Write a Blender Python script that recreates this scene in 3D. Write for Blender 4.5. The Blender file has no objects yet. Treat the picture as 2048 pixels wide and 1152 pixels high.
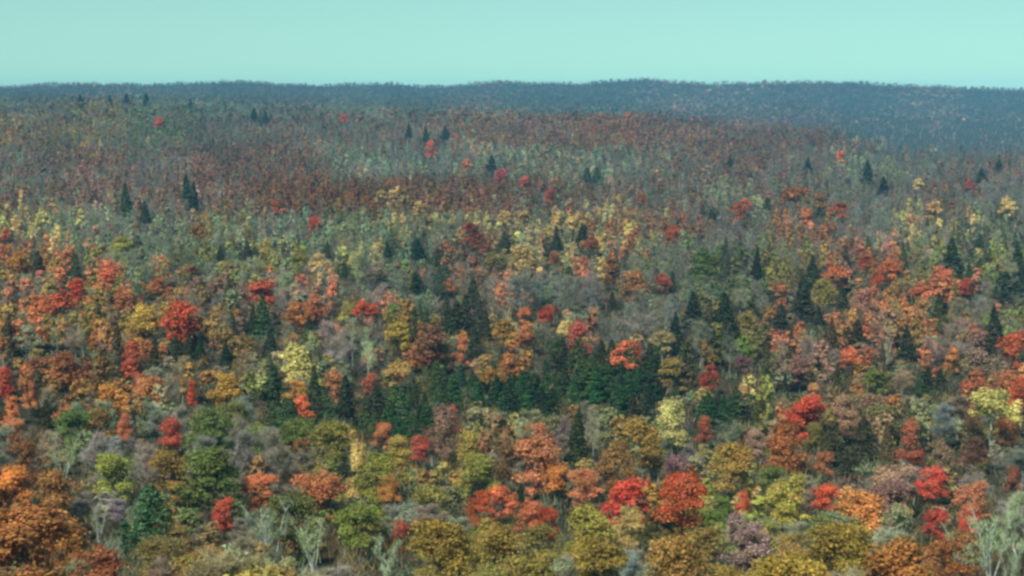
import bpy, math, random
import numpy as np
from mathutils import Vector

# ------------------------------------------------------------------ camera, world, sun, exposure
sc = bpy.context.scene
C = sc.collection
CAMZ = 110.0
F = 1024 / math.tan(math.radians(15))          # focal length in photograph pixels
PITCH = math.atan((576 - 190) / F)             # eye level lies a little below the crest of the far ridge
cam_d = bpy.data.cameras.new("camera"); cam = bpy.data.objects.new("camera", cam_d); C.objects.link(cam)
cam.location = (0, 0, CAMZ); cam.rotation_euler = (math.pi / 2 - PITCH, 0, 0)
cam_d.sensor_width = 36; cam_d.angle = math.radians(30); cam_d.clip_start = 0.5; cam_d.clip_end = 60000
sc.camera = cam
SUN_EL, SUN_AZ = 46, 205                       # degrees; azimuth clockwise from the view direction
w = bpy.data.worlds.new("World"); sc.world = w; w.use_nodes = True
nt = w.node_tree; bg = nt.nodes["Background"]
sky = nt.nodes.new("ShaderNodeTexSky"); sky.sky_type = 'NISHITA'; sky.sun_disc = False
sky.sun_elevation = math.radians(SUN_EL); sky.sun_rotation = math.radians(SUN_AZ)
sky.air_density = 1.0; sky.dust_density = 0.8; sky.ozone_density = 1.5
wtc = nt.nodes.new("ShaderNodeTexCoord"); wmp = nt.nodes.new("ShaderNodeMapping"); wmp.vector_type = 'POINT'
wmp.inputs['Location'].default_value = (0, 0, .07)      # hazy day: the sky just above the horizon is as bright as a few degrees up
nt.links.new(wtc.outputs['Generated'], wmp.inputs['Vector']); nt.links.new(wmp.outputs[0], sky.inputs[0])
tint = nt.nodes.new("ShaderNodeMix"); tint.data_type = 'RGBA'; tint.blend_type = 'MULTIPLY'
tint.inputs[0].default_value = 1.0; tint.inputs[7].default_value = (0.775, 1.08, 0.805, 1)
nt.links.new(sky.outputs[0], tint.inputs[6]); nt.links.new(tint.outputs[2], bg.inputs[0])
bg.inputs[1].default_value = 0.089
sl = bpy.data.lights.new("sun", 'SUN'); sl.energy = 3.3; sl.angle = math.radians(10.0); sl.color = (1.0, 0.92, 0.78)
sun = bpy.data.objects.new("sun", sl); C.objects.link(sun)
se, sa = math.radians(SUN_EL), math.radians(SUN_AZ)
sdir = Vector((math.cos(se) * math.sin(sa), math.cos(se) * math.cos(sa), math.sin(se)))
sun.rotation_euler = (-sdir).to_track_quat('-Z', 'Y').to_euler()
vs = sc.view_settings
vs.view_transform = 'Standard'; vs.look = 'None'; vs.gamma = 1; vs.use_curve_mapping = False
vs.exposure = 0.5
cy = sc.cycles
cy.use_denoising = True; cy.max_bounces = 4; cy.diffuse_bounces = 2; cy.transmission_bounces = 2; cy.volume_bounces = 2
cy.pixel_filter_type = 'GAUSSIAN'; cy.filter_width = 3.2
HAZE_DENSITY = 5.4e-5
GAIN = 1.98                                     # foliage palette to albedo

rng = np.random.default_rng(7); random.seed(7)

# ------------------------------------------------------------------ materials
def lin(c):
    c = np.array(c, float) / 255
    return np.where(c < .04045, c / 12.92, ((c + .055) / 1.055) ** 2.4)

def new_mat(name):
    m = bpy.data.materials.new(name); m.use_nodes = True
    m.node_tree.nodes.clear(); return m, m.node_tree

def foliage_mat(name, attr=False, lo=.55, hi=1.4, hue=.022, translucent=.25, scale=.22, olive=.38):
    m, t = new_mat(name); N = t.nodes.new; L = t.links.new
    out = N("ShaderNodeOutputMaterial")
    if attr:
        src = N("ShaderNodeAttribute"); src.attribute_name = "tree_color"; col = src.outputs["Color"]
    else:
        src = N("ShaderNodeObjectInfo"); col = src.outputs["Color"]
    geo = N("ShaderNodeNewGeometry"); r = geo.outputs["Random Per Island"]
    mp = N("ShaderNodeMapRange"); mp.inputs[3].default_value = lo; mp.inputs[4].default_value = hi; L(r, mp.inputs[0])
    m2 = N("ShaderNodeMath"); m2.operation = 'MULTIPLY'; m2.inputs[1].default_value = 37.7; L(r, m2.inputs[0])
    fr = N("ShaderNodeMath"); fr.operation = 'FRACT'; L(m2.outputs[0], fr.inputs[0])
    hm = N("ShaderNodeMapRange"); hm.inputs[3].default_value = .5 - hue; hm.inputs[4].default_value = .5 + hue; L(fr.outputs[0], hm.inputs[0])
    nz = N("ShaderNodeTexNoise"); nz.inputs["Scale"].default_value = scale
    L(geo.outputs["Position"], nz.inputs["Vector"])
    n2 = N("ShaderNodeMapRange"); n2.inputs[1].default_value = .3; n2.inputs[2].default_value = .7
    n2.inputs[3].default_value = .72; n2.inputs[4].default_value = 1.28; L(nz.outputs[0], n2.inputs[0])
    vm = N("ShaderNodeMath"); vm.operation = 'MULTIPLY'; L(mp.outputs[0], vm.inputs[0]); L(n2.outputs[0], vm.inputs[1])
    hs = N("ShaderNodeHueSaturation"); L(hm.outputs[0], hs.inputs["Hue"]); L(vm.outputs[0], hs.inputs["Value"])
    nb_ = N("ShaderNodeTexNoise"); nb_.inputs["Scale"].default_value = .13; nb_.inputs["Detail"].default_value = 3; L(geo.outputs["Position"], nb_.inputs["Vector"])
    mo = N("ShaderNodeMapRange"); mo.inputs[1].default_value = .42; mo.inputs[2].default_value = .66; mo.inputs[3].default_value = 0; mo.inputs[4].default_value = olive; L(nb_.outputs[0], mo.inputs[0])
    mc = N("ShaderNodeMix"); mc.data_type = 'RGBA'; mc.inputs[7].default_value = (.2, .17, .075, 1)
    L(mo.outputs[0], mc.inputs[0]); L(col, mc.inputs[6]); L(mc.outputs[2], hs.inputs["Color"])
    d = N("ShaderNodeBsdfDiffuse"); L(hs.outputs[0], d.inputs[0])
    if translucent:
        tr = N("ShaderNodeBsdfTranslucent"); L(hs.outputs[0], tr.inputs[0])
        mx = N("ShaderNodeMixShader"); mx.inputs[0].default_value = translucent
        L(d.outputs[0], mx.inputs[1]); L(tr.outputs[0], mx.inputs[2]); L(mx.outputs[0], out.inputs[0])
    else:
        L(d.outputs[0], out.inputs[0])
    return m

def bark_mat(name, attr=False):
    m, t = new_mat(name); N = t.nodes.new; L = t.links.new
    out = N("ShaderNodeOutputMaterial")
    src = N("ShaderNodeObjectInfo")
    nz = N("ShaderNodeTexNoise"); nz.inputs["Scale"].default_value = 1.6; nz.inputs["Detail"].default_value = 4
    tc = N("ShaderNodeTexCoord"); L(tc.outputs["Object"], nz.inputs["Vector"])
    n2 = N("ShaderNodeMapRange"); n2.inputs[1].default_value = .3; n2.inputs[2].default_value = .7
    n2.inputs[3].default_value = .55; n2.inputs[4].default_value = 1.35; L(nz.outputs[0], n2.inputs[0])
    hs = N("ShaderNodeHueSaturation"); L(n2.outputs[0], hs.inputs["Value"]); L(src.outputs["Color"], hs.inputs["Color"])
    d = N("ShaderNodeBsdfDiffuse"); L(hs.outputs[0], d.inputs[0]); L(d.outputs[0], out.inputs[0])
    return m

M_leaf = foliage_mat("autumn_leaves"); M_needle = foliage_mat("needles", lo=.3, hi=1.9, hue=.03, translucent=.1, olive=.12, scale=.5)
M_far = foliage_mat("far_leaves", attr=True, lo=.72, hi=1.28, scale=.03, olive=.3); M_twig = foliage_mat("twigs", lo=.6, hi=1.5, hue=.02, translucent=0, olive=.25)
M_bark = bark_mat("bark")

def ground_mat():
    m, t = new_mat("leaf_litter"); N = t.nodes.new; L = t.links.new
    out = N("ShaderNodeOutputMaterial"); geo = N("ShaderNodeNewGeometry")
    a = N("ShaderNodeTexNoise"); a.inputs["Scale"].default_value = .02; a.inputs["Detail"].default_value = 6; L(geo.outputs["Position"], a.inputs["Vector"])
    b = N("ShaderNodeTexNoise"); b.inputs["Scale"].default_value = .9; b.inputs["Detail"].default_value = 5; L(geo.outputs["Position"], b.inputs["Vector"])
    r = N("ShaderNodeValToRGB"); L(a.outputs[0], r.inputs[0])
    e = r.color_ramp.elements
    e[0].position = .3; e[0].color = (.045, .04, .025, 1); e[1].position = .7; e[1].color = (.085, .055, .035, 1)
    x = e.new(.5); x.color = (.05, .055, .035, 1)
    mp = N("ShaderNodeMapRange"); mp.inputs[1].default_value = .3; mp.inputs[2].default_value = .7; mp.inputs[3].default_value = .6; mp.inputs[4].default_value = 1.4; L(b.outputs[0], mp.inputs[0])
    hs = N("ShaderNodeHueSaturation"); L(r.outputs[0], hs.inputs["Color"]); L(mp.outputs[0], hs.inputs["Value"])
    d = N("ShaderNodeBsdfDiffuse"); L(hs.outputs[0], d.inputs[0]); L(d.outputs[0], out.inputs[0])
    return m

# ------------------------------------------------------------------ terrain
HREF = 17.0
SKY = [(-300,176),(0,175),(60,172),(110,166),(160,167),(200,169),(330,169),(420,165),(480,162),(560,168),(640,172),(700,168),(780,168),(850,173),
       (930,171),(1000,162),(1070,166),(1150,168),(1200,163),(1300,158),(1370,164),(1420,168),(1500,165),(1600,164),(1700,164),(1800,170),(1900,174),(2048,179),(2350,181)]
XC = [0, 400, 900, 1300, 1650, 1800, 2048]
def flat(y): return [(0, y), (2048, y)]
ROWS = [(140, flat(1130)), (200, flat(1020)), (260, flat(960)), (330, flat(900)), (400, flat(830)), (480, flat(745)),
        (580, flat(650)), (700, flat(560)), (850, flat(490)), (1100, flat(410)), (1400, flat(350)),
        (1800, list(zip(XC, [300,300,300,300,305,312,315]))),
        (2300, list(zip(XC, [242,244,248,252,266,288,295]))),
        (2800, list(zip(XC, [202,206,214,222,244,284,290]))),
        (3400, list(zip(XC, [186,189,208,230,262,300,310]))),
        (4200, list(zip(XC, [185,188,203,226,258,280,290]))),
        (5200, list(zip(XC, [181,182,190,205,225,238,245]))),
        (6200, list(zip(XC, [176,176,179,186,198,206,212]))),
        (7200, SKY)]
PX = np.arange(-400, 2449, 8.0)
def slope_of(y):                                # photograph row -> Z/Y of the ray
    b = -(y - 576) / F
    return (-math.sin(PITCH) + b * math.cos(PITCH)) / (math.cos(PITCH) + b * math.sin(PITCH))
RD = [0, 25, 60, 105] + [r[0] for r in ROWS] + [8500, 9400]
TAB = [np.full(PX.shape, -1.75), np.full(PX.shape, -11.0), np.full(PX.shape, -29.0), np.full(PX.shape, -46.0)]
for d, pts in ROWS:
    ys = np.interp(PX, [p[0] for p in pts], [p[1] for p in pts]) - (6 if pts is SKY else 0)
    az = np.abs(np.arctan((PX - 1024) / F))
    TAB.append(np.array([slope_of(y) for y in ys]) * d * np.cos(az) - (HREF if d < 5000 else 14))
TAB.append(TAB[-1] - 70); TAB.append(TAB[-2] - 90)
TAB = np.array(TAB); RDa = np.array(RD, float)
def vnoise(x, y):
    return (np.sin(x * .021 + 1.3) * np.cos(y * .017 + .4) + .6 * np.sin(x * .047 + y * .031) + .4 * np.cos(x * .083 - y * .071 + 2)) / 2
def terrain(X, Y):
    X = np.asarray(X, float); Y = np.asarray(Y, float)
    r = np.hypot(X, Y); az = np.arctan2(X, Y)
    azc = np.clip(az, -.36, .36); px = 1024 + np.tan(azc) * F
    side = np.clip((np.abs(az) - .36) / 1.2, 0, 1); side = side * side * (3 - 2 * side)
    px = px * (1 - side) + 700 * side
    ui = np.clip((px - PX[0]) / 8, 0, len(PX) - 1.001); u0 = ui.astype(int); uf = ui - u0
    rc = np.clip(r, 0, 9399); k = np.clip(np.searchsorted(RDa, rc, side='right') - 1, 0, len(RDa) - 2)
    f = (rc - RDa[k]) / (RDa[k + 1] - RDa[k])
    z0 = TAB[k, u0] * (1 - uf) + TAB[k, u0 + 1] * uf; z1 = TAB[k + 1, u0] * (1 - uf) + TAB[k + 1, u0 + 1] * uf
    z = z0 * (1 - f) + z1 * f
    amp = np.clip((r - 120) / 500, 0, 1) * 2.2 + np.clip((r - 1500) / 3000, 0, 1) * 2.0
    return CAMZ + z + vnoise(X, Y) * amp

def mesh_obj(name, verts, faces, mat, parent=None, smooth=False, col=None):
    me = bpy.data.meshes.new(name); me.from_pydata([tuple(v) for v in verts], [], faces); me.update()
    for m in (mat if isinstance(mat, list) else [mat]): me.materials.append(m)
    if smooth: me.polygons.foreach_set('use_smooth', [True] * len(me.polygons))
    o = bpy.data.objects.new(name, me); C.objects.link(o); o.parent = parent
    return o

rr = np.concatenate([[0], np.geomspace(3, 9400, 150)])
azs = np.radians(np.concatenate([np.arange(-180, -26, 6), np.arange(-26, 26.01, .4), np.arange(32, 180, 6)]))
R_, A_ = np.meshgrid(rr, azs, indexing='ij'); gx = R_ * np.sin(A_); gy = R_ * np.cos(A_); gz = terrain(gx, gy)
na = len(azs); gf = []
for i in range(len(rr) - 1):
    for j in range(na):
        j2 = (j + 1) % na
        gf.append((i * na + j, i * na + j2, (i + 1) * na + j2, (i + 1) * na + j))
ground = mesh_obj("ground", np.stack([gx, gy, gz], -1).reshape(-1, 3), gf, ground_mat(), smooth=True)
ground['kind'] = 'structure'
GROUND_LOW = float(gz.min()); GROUND_HIGH = float(gz.max())

# ------------------------------------------------------------------ tree prototypes (metres; 18 m tall, crown 10 m wide)
def unit(v): return v / np.maximum(np.linalg.norm(v, axis=-1, keepdims=True), 1e-9)

def leaves(cen, out, size, rg, tri=False, lift=.6):
    """one small leaf spray per centre, facing roughly outwards; returns verts, faces"""
    n = len(cen)
    nrm = unit(out * .9 + rg.normal(0, .55, (n, 3)) + np.array([0, 0, lift * .4]))
    t = unit(np.cross(nrm, rg.normal(0, 1, (n, 3)))); b = np.cross(nrm, t)
    s = size * rg.uniform(.6, 1.35, (n, 1))
    if tri:
        v = np.stack([cen + t * s, cen - t * s * .5 + b * s * .85, cen - t * s * .5 - b * s * .85], 1); m = 3
    else:
        k = rg.uniform(.5, .8, (n, 1))
        v = np.stack([cen + t * s, cen + b * s * k + nrm * s * .15, cen - t * s, cen - b * s * k - nrm * s * .15], 1); m = 4
    return v.reshape(-1, 3), np.arange(n * m).reshape(n, m)

def lobes_of(rg, shape, n):
    L = []
    for i in range(n):
        if shape == 'round':
            t = rg.uniform(0, 1) ** .85; z = 4.2 + t * 11.6; rad = 3.7 * math.sqrt(max(.03, 1 - ((z - 8.6) / 7.9) ** 2))
            s = rg.uniform(.8, 1.9)
        elif shape == 'tall':
            t = rg.uniform(0, 1); z = 3.5 + t * 12.8; rad = 3.2 * (1 - t) ** .6 + .2; s = rg.uniform(1.1, 1.9)
        else:
            t = rg.uniform(0, 1) ** .7; z = 6 + t * 10; rad = 4.0 * math.sqrt(max(.05, 1 - ((z - 10) / 7.2) ** 2)); s = rg.uniform(1.2, 2.1)
        a = rg.uniform(0, 2 * math.pi); q = rad * math.sqrt(rg.uniform(.15, 1))
        L.append((q * math.cos(a), q * math.sin(a), z, s, s * rg.uniform(.65, .95)))
    L.append((rg.normal(0, .8), rg.normal(0, .8), 15.9, .9, 1.5)); L.append((rg.normal(0, .4), rg.normal(0, .4), 12, 2.2, 2.2))
    for i in range(6):                          # leaders and side sprays that break the outline
        a = rg.uniform(0, 6.28); q = rg.uniform(1.5, 4.6) * (.6 if shape == 'tall' else 1); L.append((q * math.cos(a), q * math.sin(a), rg.uniform(8, 16.6) - q * .45, rg.uniform(.45, .9), rg.uniform(.8, 1.7)))
    a0 = rg.uniform(0, 6.28); zc = rg.uniform(6, 14)    # a bite out of one side
    L = [q for q in L if not (math.cos(math.atan2(q[1], q[0]) - a0) > .35 and math.hypot(q[0], q[1]) > 1.6 and abs(q[2] - zc) < 2.6)]
    return L

def crown_leaves(L, n, size, rg, tri=False, thin=0):
    A = np.array(L); wgt = A[:, 3] ** 2 * rg.uniform(.3, 1.5, len(A)); idx = rg.choice(len(A), n, p=wgt / wgt.sum())
    d = unit(rg.normal(0, 1, (n, 3))); d[:, 2] = np.where(d[:, 2] < -.5, -d[:, 2], d[:, 2])
    rad = rg.uniform(.72 - thin * .4, 1.08, (n, 1)) + (rg.uniform(0, 1, (n, 1)) > .76) * rg.uniform(0, .6, (n, 1))
    cen = A[idx, :3] + d * rad * np.stack([A[idx, 3], A[idx, 3], A[idx, 4]], 1)
    o = unit(d + .35 * unit(cen - np.array([0, 0, 9.5])))
    v, f = leaves(cen, o, size, rg, tri)
    return v, f

def tube(path, radii, sides=5):
    P = np.array(path, float); V = []; Fc = []
    for i in range(len(P)):
        t = unit(P[min(i + 1, len(P) - 1)] - P[max(i - 1, 0)])
        a = unit(np.cross(t, [0.3, 1, .1] if abs(t[1]) < .9 else [1, 0, 0])); b = np.cross(t, a)
        for k in range(sides):
            q = 2 * math.pi * k / sides; V.append(P[i] + radii[i] * (math.cos(q) * a + math.sin(q) * b))
    for i in range(len(P) - 1):
        for k in range(sides):
            k2 = (k + 1) % sides; Fc.append((i * sides + k, i * sides + k2, (i + 1) * sides + k2, (i + 1) * sides + k))
    return V, Fc

def merge(parts):
    V = []; Fc = []
    for v, f in parts:
        o = len(V); V.extend([tuple(p) for p in v]); Fc.extend([tuple(int(i) + o for i in q) for q in f])
    return V, Fc

def trunk_geo(rg, L, limbs=7, top=14.5, r0=.26):
    path = [(rg.normal(0, .12) * i, rg.normal(0, .12) * i, -1.0 + i * (top + 1) / 6) for i in range(7)]
    parts = [tube(path, [r0 * (1.25 if i == 0 else 1 - i / 7.5) for i in range(7)], 6)]
    for k in rg.permutation(len(L))[:limbs]:
        x, y, z = L[k][:3]; zs = max(3, min(z - rg.uniform(1.5, 4), top - 1)); i = min(5, int((zs + 1) / (top + 1) * 6))
        p0 = np.array(path[i]); p0[2] = zs
        mid = (p0 + np.array([x, y, z])) / 2 + np.array([0, 0, -.4]) + rg.normal(0, .25, 3)
        parts.append(tube([p0, mid, (x, y, z)], [r0 * .45, r0 * .3, r0 * .1], 4))
    return merge(parts)

def blades(p0, p1, wd, rg):
    n = len(p0); t = unit(p1 - p0); s = unit(np.cross(t, rg.normal(0, 1, (n, 3))))
    wd = np.asarray(wd).reshape(-1, 1)
    v = np.stack([p0 + s * wd, p0 - s * wd, p1], 1)
    return v.reshape(-1, 3), np.arange(n * 3).reshape(n, 3)

def bare_geo(rg, kind='fan', nt_=1100):
    """a leafless tree: trunk and limbs, and the haze of twigs"""
    T = []; ends = []
    if kind == 'fork':                         # several pale stems from one base, opening like a fan
        for s in range(rg.integers(3, 6)):
            a = rg.uniform(0, 6.28); sp = rg.uniform(.12, .34); H = rg.uniform(11, 16)
            base = np.array([rg.normal(0, .25), rg.normal(0, .25), -.8]); pts = [base]
            for i in range(1, 6):
                q = i / 5; pts.append(base + np.array([math.cos(a) * sp * H * q ** 1.2, math.sin(a) * sp * H * q ** 1.2, H * q]) + rg.normal(0, .14, 3))
            T.append(tube(pts, [.22, .19, .16, .12, .08, .03], 5))
            for b in range(7):
                i = rg.integers(2, 6); p = pts[i]; a2 = a + rg.normal(0, 1.2); l = rg.uniform(1.6, 3.6)
                e = p + np.array([math.cos(a2) * l * .6, math.sin(a2) * l * .6, l * .85])
                T.append(tube([p, (p + e) / 2 + rg.normal(0, .15, 3), e], [.09, .06, .02], 4)); ends.append(e); ends.append((p + e) / 2)
    else:
        top = 16; pts = [np.array([rg.normal(0, .1) * i, rg.normal(0, .1) * i, -1 + i * (top + 1) / 7]) for i in range(8)]
        T.append(tube(pts, [.26, .21, .18, .15, .12, .09, .06, .03], 5))
        for b in range(20):
            q = rg.uniform(.28, .97); i = min(6, int(q * 7)); p = pts[i] * (1 - (q * 7 - i)) + pts[i + 1] * (q * 7 - i)
            a = rg.uniform(0, 6.28); l = (5.4 * (1.1 - q) + 1.4) * rg.uniform(.7, 1.15)
            if kind == 'slim': l *= .6
            e = p + np.array([math.cos(a) * l * .75, math.sin(a) * l * .75, l * .75])
            T.append(tube([p, (p + e) / 2 + rg.normal(0, .2, 3), e], [.09, .06, .02], 4))
            ends += [p + (e - p) * k for k in (.45, .7, .9, 1)]
    E = np.array(ends); idx = rg.integers(0, len(E), nt_)
    p0 = E[idx] + rg.normal(0, .35, (nt_, 3)); a = rg.uniform(0, 6.28, nt_); l = rg.uniform(.7, 2.0, nt_)
    p1 = p0 + np.stack([np.cos(a) * l * .65, np.sin(a) * l * .65, l * rg.uniform(.1, 1, nt_)], 1)
    p1[:, 2] = np.minimum(p1[:, 2], 18)
    return merge(T), blades(p0, p1, rg.uniform(.02, .05, nt_) * (1.35 if nt_ < 1600 else 1), rg)

def conifer_geo(rg, n=1500, size=.42, ragged=.3, tri=False, power=.85, gaps=0, sparse=False):
    tiers = 15; t = rg.uniform(0, 1, n) ** 1.25; t = (np.floor(t * tiers) + rg.uniform(0, .75, n)) / tiers; t = np.clip(t, 0, .985)
    R = 3.4 * (1 - t) ** power + .12
    a = rg.uniform(0, 6.28, n)
    k = np.floor(a / 6.28 * 7) + np.floor(t * tiers) * 7
    h = np.modf(np.sin(k * 12.9898 + rg.uniform(0, 50)) * 43758.5453)[0]; R = R * (1 - ragged + ragged * 2 * np.abs(h))
    q = rg.uniform(.35, 1, n) ** .6
    if gaps: q *= np.where(np.abs(h) < gaps, .45, 1)
    z = 1.5 + t * 16.3 - q * R * .22
    cen = np.stack([np.cos(a) * R * q, np.sin(a) * R * q, z], 1)
    o = np.stack([np.cos(a) * .8, np.sin(a) * .8, np.full(n, .55)], 1)
    v, f = leaves(cen, unit(o), size, rg, tri)
    if not tri:
        tip = np.array([[0, 0, 18.2], [.14, 0, 16.4], [-.1, .12, 16.4]]); v = np.concatenate([v, tip])
        f = [tuple(q) for q in f] + [(len(v) - 3, len(v) - 2, len(v) - 1)]
    return v, f

def conifer_trunk(rg):
    return tube([(0, 0, -1), (0.05, 0, 6), (0, .05, 12), (0, 0, 17.5)], [.3, .22, .13, .03], 6)

def as_mesh(name, vf, mat):
    me = bpy.data.meshes.new(name); me.from_pydata([tuple(map(float, v)) for v in vf[0]], [], [tuple(map(int, f)) for f in vf[1]])
    me.update(); me.materials.append(mat); return me

PROTO = {}   # (shape, lod) -> list of (trunk mesh, crown mesh)
for shape in ('round', 'tall', 'spread'):
    for lod, (n, size) in enumerate([(7500, .25), (3200, .37), (1300, .58)]):
        L_ = []
        for v in range(5 if shape == 'round' else 3):
            rg = np.random.default_rng(100 + v * 7 + lod * 31 + len(shape)); Lb = lobes_of(rg, shape, 32)
            L_.append((as_mesh("trunk", trunk_geo(rg, Lb, 8 if lod < 2 else 4), M_bark), as_mesh("crown", crown_leaves(Lb, n, size, rg), M_leaf)))
        PROTO[shape, lod] = L_
for shape in ('round', 'tall'):                # half-fallen foliage, limbs showing through
    for lod, (n, size) in enumerate([(2600, .25), (1400, .36), (650, .55)]):
        L_ = []
        for v in range(3):
            rg = np.random.default_rng(300 + v * 7 + lod * 31 + len(shape)); Lb = lobes_of(rg, shape, 17)
            (tv, tf), (bv, bf) = bare_geo(rg, 'round', 500)
            L_.append((as_mesh("trunk", (tv, tf), M_bark), as_mesh("crown", merge([crown_leaves(Lb, n, size, rg, thin=1), (bv, bf)]), M_leaf)))
        PROTO['thin_' + shape, lod] = L_
for kind in ('fan', 'fork', 'slim'):
    for lod, n in enumerate([4200, 2400, 1300]):
        L_ = []
        for v in range(4):
            rg = np.random.default_rng(500 + v * 7 + lod * 31 + len(kind)); a, b = bare_geo(rg, kind, n if kind != 'fork' else int(n * .3))
            if lod: b = (b[0], b[1])
            L_.append((as_mesh("trunk", a, M_bark), as_mesh("crown", b, M_twig)))
        PROTO[kind, lod] = L_
for lod, (n, size) in enumerate([(5200, .27), (2800, .38), (1300, .55)]):
    PROTO['spruce', lod] = [(as_mesh("trunk", conifer_trunk(rng), M_bark), as_mesh("crown", conifer_geo(np.random.default_rng(700 + v + lod * 9), n, size), M_needle)) for v in range(6)]
    PROTO['pine', lod] = [(as_mesh("trunk", conifer_trunk(rng), M_bark), as_mesh("crown", conifer_geo(np.random.default_rng(800 + v + lod * 9), n, size, .45, power=.5, gaps=.35), M_needle)) for v in range(3)]
# light versions for the far woods, raw arrays
FAR = {}
for key, cnt, sz in (('m', 320, .88), ('a', 150, 1.25), ('b', 60, 1.9), ('c', 26, 2.6)):
    for v in range(6):
        rg = np.random.default_rng(900 + v)
        FAR.setdefault(('B', key), []).append(crown_leaves(lobes_of(rg, 'round', 14), cnt, sz, rg, True)[0])
        FAR.setdefault(('K', key), []).append(conifer_geo(rg, int(cnt * .8), sz * .75, tri=True)[0])
        (tv, tf), (bv, bf) = bare_geo(rg, 'fan', cnt)
        bv = bv.reshape(-1, 3, 3); c_ = bv.mean(1, keepdims=True); bv = c_ + (bv - c_) * np.array([2.7, 2.7, 1.7]) * sz ** .7
        stem = np.array([[[-.25, 0, 0], [.25, 0, 0], [0, 0, 16]]]) * np.array([sz ** .5, 1, 1])
        FAR.setdefault(('T', key), []).append(np.concatenate([bv, stem]).reshape(-1, 3))

# ------------------------------------------------------------------ colours of the trees (as they look in soft light)
PAL = {'R': (162, 62, 44), 'r': (138, 60, 50), 'C': (166, 94, 64), 'P': (130, 100, 92), 'O': (158, 108, 54), 'o': (122, 72, 36),
       'B': (100, 62, 52), 'M': (124, 100, 44), 'L': (116, 116, 50), 'G': (74, 92, 44), 'g': (114, 124, 98), 'T': (90, 108, 100),
       'S': (104, 102, 102), 'Y': (172, 152, 98), 'y': (138, 124, 62), 'K': (9, 32, 22), 'W': (112, 124, 96)}
WORD = {'R': 'bright red', 'r': 'dull crimson', 'C': 'coral', 'P': 'pinkish mauve', 'O': 'golden orange', 'o': 'rust brown', 'B': 'maroon brown',
        'M': 'olive brown', 'L': 'olive green', 'G': 'green', 'g': 'pale grey-green', 'T': 'blue-grey', 'S': 'grey', 'Y': 'pale yellow', 'y': 'mustard yellow', 'K': 'dark green', 'W': 'white-stemmed'}
ZONE = """TSK KSM TSG TKT KSS TST TKT TBS TKT TKT SSP TSP KSP TSK TPP TSK
BTM MTS TGS TSB TBS TBT BST BTo BBS BBo BBS BSB BBS KTP TKP TKP
SBT BSB SBS BBS BSo TSg TST SgT gTB TSg TBS BBS SSB SgS STS BSS
BTS BSP SBP BBS BBo BoB BBo BBB BTB TBP SBT gSB TSB STS SSB SST
YTg TSg gTS MgT gTS gSL gTY SYg gYS YCB BSo SSK SoC SST SYK SgK
OCT TCL gTM TLg LgT TYg gKT SCB YgS CgT SgG GSK SLM SCM gLS LKS
TBC CML CMT SBg gSC SCS TSG STC TSG SCS TgS GgS SSC PCO CLM gTS
MCT MLC LCM SoM STo SMC MKG SMC MoC STS SSK KSM CPK PMC MSC SGC
SMo MoS CLM KMG YGS STK CMS MCo MCK MYG PYL GKM SCP PCK CSM PBP
CSM MCo CSM MKo YLG KCK YMG KGK KGG GKK GGK LYC PgS CPO PCG COG
CLY GTG gSG GSL KGC CPK GKG CYG CgB MYg YgG GKg MPC PCM gGY SBY
oSo SGS TSC STL SLM LCY LPB yLB SCB gMS MSg MCS oCL KPC CSB BSB
oOo SSM LGM GMC CSL GLY MLy gCL CPS MPS MCM MLG CMS PSB SPS BSP
oSg STg GGS MSS GLS MGL gSL gML LMg CMg LLM YLG MLG gTL SPC SPS
ooM ogS GSM gMS gSM gLo LMy LLM MLM MML SML MML MMg SoM oSo TSo
ooo ooS ooM yMM yMS gSM MLM LSL LMS MSM SMM MML MMo oMS oSo SoS"""
ZONE = [r.split() for r in ZONE.split('\n')]
def zone_code(x, y):
    x = x + rng.normal(0, 40); y = y + rng.normal(0, 16)
    r = int(min(15, max(0, (y - 160) // 62))); c = int(min(15, max(0, x // 128)))
    z = ZONE[r][c]
    if rng.uniform() < (.6 if y > 450 else .78):                       # neighbours tend to share a colour
        h = 900 / (y - 60) if y > 450 else 1.5; q = .5 + .5 * math.sin(x * .031 * h + 1.7 * math.sin(y * .05 * h + 1)) * math.cos(y * .085 * h + 1.3 * math.sin(x * .017 * h))
        return z[0 if q < .45 else 1 if q < .72 else 2]
    return z[rng.choice(3, p=[.42, .33, .25])]
def zone_mean(x, y):
    r = int(min(15, max(0, (y - 160) // 62))); c = int(min(15, max(0, x // 128)))
    return sum(lin(PAL[k]) for k in ZONE[r][c]) / 3

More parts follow.
